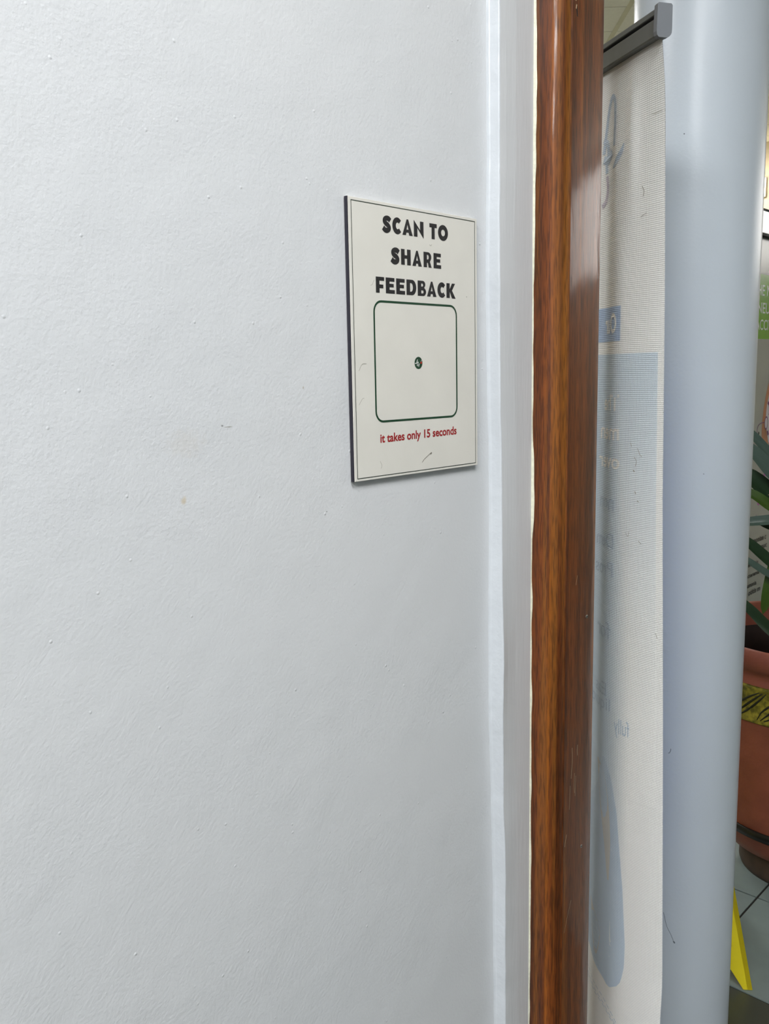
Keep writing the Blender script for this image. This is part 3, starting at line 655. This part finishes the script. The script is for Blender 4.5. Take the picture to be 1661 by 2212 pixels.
# ------------------------------------------------------------------ poster stand with the green band
PX = -.62
ps = empty('poster_stand', (PX-.02, 2.93, 0), 'grey poster stand with a green band and white capitals behind the pot plant', 'poster')
PY0, PY1 = 2.50, 3.35
box('poster_panel', (PX-.003, PY0, .08), (PX, PY1, 2.025), 'poster', ps)
tp = box('top_rail', (PX-.02, PY0-.005, 2.028), (PX+.02, PY1+.005, 2.108), 'silver', ps, bev=.003)
box('rail_lip', (PX-.015, PY0-.004, 2.020), (PX+.021, PY1+.004, 2.028), 'black', tp)
box('rail_lip', (PX-.015, PY0-.004, 2.108), (PX+.021, PY1+.004, 2.114), 'black', tp)
box('base_cassette', (PX-.08, PY0-.01, 0), (PX+.08, PY1+.01, .08), 'silver', ps, bev=.01)
def on_poster(name, vf, m, lift=.0004): return mesh(name, [(PX+lift, y, z) for y, z in vf[0]], vf[1], m, ps)
on_poster('green_band', poly2d([rect(PY0+.01, 1.6544, PY1-.01, 1.8893)]), 'p_green')
on_poster('pale_print', poly2d([[(2.70, 1.90), (2.84, 2.018), (3.3, 2.018), (3.3, 1.90)]]), 'p_pale', .0003)
def ptext(s, y0, y1, z0, z1, m, bold=.02): 
    vf = text2d(s, bold); on_poster('lettering', ([(y0+(y1-y0)*x, z0+(z1-z0)*y) for x, y in vf[0]], vf[1]), m, .0008)
ptext('HE N', 2.606, 2.735, 1.8125, 1.8516, 'p_white', .01); ptext('NEU', 2.612, 2.728, 1.7481, 1.7873, 'p_white', .01); ptext('ACCI', 2.602, 2.722, 1.6871, 1.7262, 'p_white', .01)
on_poster('printed_arm', poly2d([cat([(2.790, 1.56), (2.760, 1.50), (2.735, 1.45), (2.715, 1.39), (2.705, 1.32), (2.712, 1.27), (2.735, 1.245), (2.775, 1.25), (2.80, 1.30), (2.86, 1.40), (2.90, 1.55), (2.85, 1.62), (2.790, 1.56)], 5)]), 'skin')
on_poster('printed_sleeve', poly2d([cat([(2.785, 1.48), (2.760, 1.44), (2.745, 1.40), (2.742, 1.35), (2.765, 1.28), (2.80, 1.25), (2.95, 1.24), (3.0, 1.45), (2.90, 1.55), (2.785, 1.48)], 5)]), 'p_cloth', .0008)
for pts, w in (([(2.772, 1.47), (2.785, 1.44), (2.782, 1.40)], .014), ([(2.752, 1.415), (2.768, 1.405), (2.776, 1.38), (2.772, 1.365)], .012), ([(2.790, 1.355), (2.800, 1.33), (2.790, 1.31)], .010), ([(2.762, 1.305), (2.770, 1.288)], .012), ([(2.80, 1.42), (2.83, 1.40), (2.84, 1.35)], .012), ([(2.80, 1.29), (2.83, 1.27)], .012)):
    on_poster('sleeve_pattern', poly2d([stroke(cat(pts, 5), w)]), 'p_purple', .0012)
on_poster('printed_ring', poly2d([arcpts(2.744, 1.336, .017, .026, 0, 350, 26), arcpts(2.744, 1.336, .013, .021, 0, 350, 26)]), 'p_purple', .0016)
on_poster('printed_ring', poly2d([arcpts(2.744, 1.336, .0125, .0205, 0, 350, 26)]), 'p_cloth', .0014)
ptext('U', 2.739, 2.749, 1.322, 1.350, 'p_ink', .02)
on_poster('pointer_line', poly2d([stroke(cat([(2.727, 1.340), (2.685, 1.336), (2.662, 1.322), (2.658, 1.290)], 6), .003)]), 'p_purple', .0008)
ptext('on', 2.632, 2.656, 1.272, 1.284, 'p_ink'); on_poster('printed_dot', poly2d([arcpts(2.676, 1.300, .006, .007, 0, 350, 12)]), 'groove', .0008); on_poster('printed_dot', poly2d([arcpts(2.676, 1.276, .006, .007, 0, 350, 12)]), 'groove', .0008)
on_poster('printed_tube', poly2d([stroke([(2.70, 1.02), (2.735, 1.10), (2.78, 1.18)], .018)]), 'p_magenta', .0008)
ptext('igonal', 2.612, 2.690, .965, .983, 'p_purple'); 
for s, y0, y1, z0, h in (('neumoniae c', 2.612, 2.800, .872, .021), ('and muc', 2.668, 2.812, .838, .021), ('meningitis', 2.600, 2.730, .778, .021), ('bacteremia', 2.600, 2.745, .740, .017), ('neumonia', 2.598, 2.720, .700, .017), ('otitis m', 2.640, 2.762, .668, .020), ('lead', 2.790, 2.860, .620, .021)):
    ptext(s, y0, y1, z0, z0+h, 'p_ink', .03)

# ------------------------------------------------------------------ big terracotta pot
TP = (-.17, 1.99)
pt = empty('plant_pot', (TP[0], TP[1], 0), 'large terracotta pot with an olive carved band and a black stripe', 'pot')
lathe('pot_wall', [(.338, .765), (.330, .769), (.318, .765), (.300, .735), (.292, .68), (.285, .58), (.26, .30), (.18, .115), (.10, .11), (.10, .085), (.19, .086), (.225, .100), (.245, .130), (.265, .175), (.288, .24), (.305, .33), (.314, .45), (.319, .545),
                   (.320, .550), (.320, .665), (.316, .672), (.314, .690), (.324, .702), (.333, .712), (.338, .730)], TP, 'terra', pt)
lathe('carved_band', [(.3205, .552), (.3255, .556), (.3225, .562), (.3225, .650), (.3255, .656), (.3205, .662)], TP, 'olive', pt)
bands = []
for k in range(26):
    a0 = k*2*math.pi/26
    for s_ in range(3):
        P = []
        for q in range(9):
            tq = q/8; a = a0+.25*tq+.03*s_; z = .566+.080*(tq**(.6+.35*s_)); P.append((TP[0]+.3232*math.cos(a), TP[1]+.3232*math.sin(a), z))
        bands.append(tube(P, lambda t: .0012+.0022*math.sin(math.pi*t), 6))
gv = mesh('carved_lines', *merge(bands), 'groove', pt, smooth=True); gv['kind'] = 'stuff'
lathe('black_stripe', [(.262, .176), (.2765, .178), (.2835, .205), (.272, .208)], TP, 'pot_black', pt)
lathe('foot', [(.178, .0), (.182, .012), (.180, .085), (.165, .088), (.14, .088), (.15, .03), (.15, .0)], TP, 'foot', pt)
lathe('shaded_inner_wall', [(.2885, .70), (.284, .70), (.276, .59), (.284, .585)], TP, 'inner_shade', pt)  # dark ring: shade inside the pot painted into the clay colour
vs, fs = [(TP[0], TP[1], .600)], []
for j in range(48): a = 2*math.pi*j/48; vs.append((TP[0]+.286*math.cos(a), TP[1]+.286*math.sin(a), .590)); fs.append([0, j+1, (j+1) % 48+1])
mesh('soil', vs, fs, 'soil', pt)

# ------------------------------------------------------------------ dragon plant in the pot
dp = empty('pot_plant', (TP[0], TP[1], .60), 'strap leaved green plant growing in the terracotta pot', 'plant')
vs, fs = tube([(TP[0], TP[1], .56), (TP[0]+.01, TP[1], .85), (TP[0]-.005, TP[1]+.01, 1.15), (TP[0], TP[1], 1.32)], lambda t: .018-.005*t, 12); mesh('stem', vs, fs, 'cane', dp, smooth=True)
view = Vector((-.3226, .9465, 0)); side = Vector((.9465, .3226, 0))
def leaf(pts, w, m='leaf', nrm=None, k=5, wav=0, name='leaf'):
    C3 = [Vector(p) for p in cat(pts, k)]; n = len(C3); vs, fs, uv = [], [], []
    for i, p in enumerate(C3):
        t = i/(n-1); d = (C3[min(i+1, n-1)]-C3[max(i-1, 0)]).normalized()
        nn = Vector(nrm) if nrm is not None else Vector((0, 0, 1)); sd = d.cross(nn).normalized(); up = sd.cross(d).normalized()
        hw = w/2*min(1, .35+2.2*t)*math.sqrt(max(0, 1-t**3))+.0006
        wv = wav*math.sin(i*1.3)
        for q, s_ in enumerate((-1, -.5, 0, .5, 1)):
            vs.append(p+sd*hw*s_+up*(abs(s_)*hw*.35+wv*s_)); uv.append((s_*.5+.5, t))
    for i in range(n-1):
        for q in range(4): a = i*5+q; fs.append([a, a+1, a+6, a+5])
    return mesh(name, vs, fs, m, dp, smooth=True, uv=uv)
cx = Vector((TP[0], TP[1], 0))
def SP(px, z, dep): # point beside the pot axis: px sideways offset (m), height, depth towards the camera
    return cx+side*px-view*dep+Vector((0, 0, z))
# leaves reaching left beside the pillar, as the photo shows them
L1 = -view
for pts, w, m in (
    ([SP(.02, 1.12, .02), SP(-.06, 1.21, .06), SP(-.13, 1.285, .10), SP(-.20, 1.365, .12), SP(-.27, 1.41, .13)], .030, 'leaf2'),
    ([SP(.02, 1.10, .02), SP(-.06, 1.17, .10), SP(-.13, 1.245, .14), SP(-.19, 1.315, .16), SP(-.27, 1.36, .16)], .046, 'leaf2'),
    ([SP(.02, 1.02, .02), SP(-.05, 1.09, .09), SP(-.12, 1.165, .12), SP(-.19, 1.235, .14), SP(-.27, 1.27, .15)], .062, 'leaf'),
    ([SP(.02, 1.04, .02), SP(-.06, 1.105, .13), SP(-.13, 1.155, .17), SP(-.19, 1.195, .18), SP(-.26, 1.20, .19)], .034, 'leaf3'),
    ([SP(.02, 1.08, .02), SP(-.06, 1.130, .10), SP(-.12, 1.125, .20), SP(-.20, 1.115, .22), SP(-.26, 1.09, .22)], .034, 'leaf2'),
    ([SP(.02, 1.02, .02), SP(-.06, 1.055, .10), SP(-.12, 1.095, .16), SP(-.17, 1.115, .18)], .040, 'leaf'),
    ([SP(.02, .88, .02), SP(-.07, .945, .13), SP(-.13, 1.000, .17), SP(-.19, 1.055, .19), SP(-.25, 1.09, .20)], .036, 'leaf'),
    ([SP(.02, .88, .02), SP(-.07, .935, .15), SP(-.13, .968, .20), SP(-.19, 1.010, .22), SP(-.25, 1.04, .22)], .022, 'leaf2'),
    ([SP(.03, 1.06, .02), SP(-.04, 1.10, .10), SP(-.10, 1.02, .16), SP(-.125, .93, .18), SP(-.14, .845, .18)], .044, 'leaf3'),
    ([SP(.02, .70, .02), SP(-.06, .750, .14), SP(-.12, .800, .18), SP(-.18, .865, .20), SP(-.25, .92, .20)], .036, 'leaf')):
    leaf(pts, w, m, nrm=(-view*.8+Vector((0, 0, .6))))
leaf([SP(-.03, 1.235, .19), SP(-.06, 1.215, .20), SP(-.09, 1.205, .205), (SP(-.14, 1.195, .20))], .02, 'dry', nrm=-view, wav=.004, name='dried_leaf')
rl = random.Random(11)
for k in range(20):
    a = rl.uniform(-75, 165); z = rl.uniform(.95, 1.3); ln = rl.uniform(.30, .48); d = side*math.cos(math.radians(a))+view*math.sin(math.radians(a))
    if d.dot(side) < -.2: continue
    dr = rl.uniform(.0, .2)
    b0 = cx+Vector((0, 0, z))
    leaf([b0, b0+d*ln*.3+Vector((0, 0, .12)), b0+d*ln*.65+Vector((0, 0, .14-dr*.4)), b0+d*ln+Vector((0, 0, .06-dr))], rl.uniform(.03, .05), rl.choice(['leaf', 'leaf', 'leaf3']))

# ------------------------------------------------------------------ yellow folding floor sign
ys = empty('floor_sign', (-.18, 1.24, 0), 'yellow plastic folding caution sign on the tiles behind the pillar', 'floor sign')
wd = Vector((-.80, -.60, 0)).normalized(); nd = Vector((.60, -.80, 0)).normalized()     # along the width, out of the front panel
F0 = Vector((-.060, 1.313, 0))
HT = .62; WBm, WTp = .30, .14
def sheet(name, base, lean, m, parent, pts, th, lift=0):
    """flat plate: pts = (s along width from the right foot, h up the plate)"""
    up = (Vector((0, 0, 1))*math.cos(lean)-nd*math.sin(lean)); nn = (nd*math.cos(lean)+Vector((0, 0, 1))*math.sin(lean))
    n = len(pts); a = [base+wd*s+up*h+nn*(lift) for s, h in pts]; b_ = [base+wd*s+up*h+nn*(lift+th) for s, h in pts]
    vf = poly2d([pts]) 
    m0 = [base+wd*s+up*h+nn*lift for s, h in vf[0]]; m1 = [base+wd*s+up*h+nn*(lift+th) for s, h in vf[0]]; k = len(m0)
    fs = [f[::-1] for f in vf[1]]+[[i+k for i in f] for f in vf[1]]
    vs = m0+m1; q = len(vs); vs += a+b_; fs += [[q+i, q+(i+1) % n, q+n+(i+1) % n, q+n+i] for i in range(n)]
    return recalc(mesh(name, vs, fs, m, parent))
dx = (WBm-WTp)/2
outline = [(0, 0), (.022, 0), (.050, .045), (.085, .060), (WBm-.085, .060), (WBm-.050, .045), (WBm-.022, 0), (WBm, 0), (WBm-dx, HT), (dx, HT)]
ln_ = math.radians(20)
fp = sheet('front_panel', F0, ln_, 'yellow', ys, outline, .004)
rim = [(0, 0), (.012, 0), (dx+.012, HT), (dx, HT)]
sheet('panel_rim', F0, ln_, 'yellow', fp, rim, .014, -.010)
sheet('panel_rim', F0, ln_, 'yellow', fp, [(WBm-x, y) for x, y in rim][::-1], .014, -.010)
sheet('label_panel', F0, ln_, 'yellow2', fp, [(.045, .10), (WBm-.045, .10), (WBm-dx-.018, HT-.06), (dx+.018, HT-.06)], .002, .004)
B0 = F0-nd*(2*HT*math.sin(ln_)+.004)
rp = sheet('rear_panel', B0, -ln_, 'yellow', ys, outline, .004, -.004)
topc = F0+wd*(WBm/2)-nd*(HT*math.sin(ln_))+Vector((0, 0, HT*math.cos(ln_)))
vs, fs = tube([topc-wd*(WTp/2-.005)+Vector((0, 0, .002)), topc+wd*(WTp/2-.005)+Vector((0, 0, .002))], .011, 12); mesh('hinge', vs, fs, 'yellow2', ys, smooth=True)

# ------------------------------------------------------------------ small warm lamp high on the far wall
wl = empty('wall_lamp', (-2.03, Y1, 2.86), 'small warm glowing lamp high on the cream far wall', 'wall lamp')
box('lamp_plate', (-2.09, Y1-.02, 2.80), (-1.97, Y1, 2.94), 'housing', wl, bev=.004)
vs, fs = tube([(-2.03, Y1-.02, 2.87), (-2.03, Y1-.05, 2.87), (-2.03, Y1-.10, 2.87), (-2.03, Y1-.12, 2.87)], lambda t: .05 if t < .9 else .03, 16); mesh('lamp_bulb', vs, fs, 'warm', wl, smooth=True)
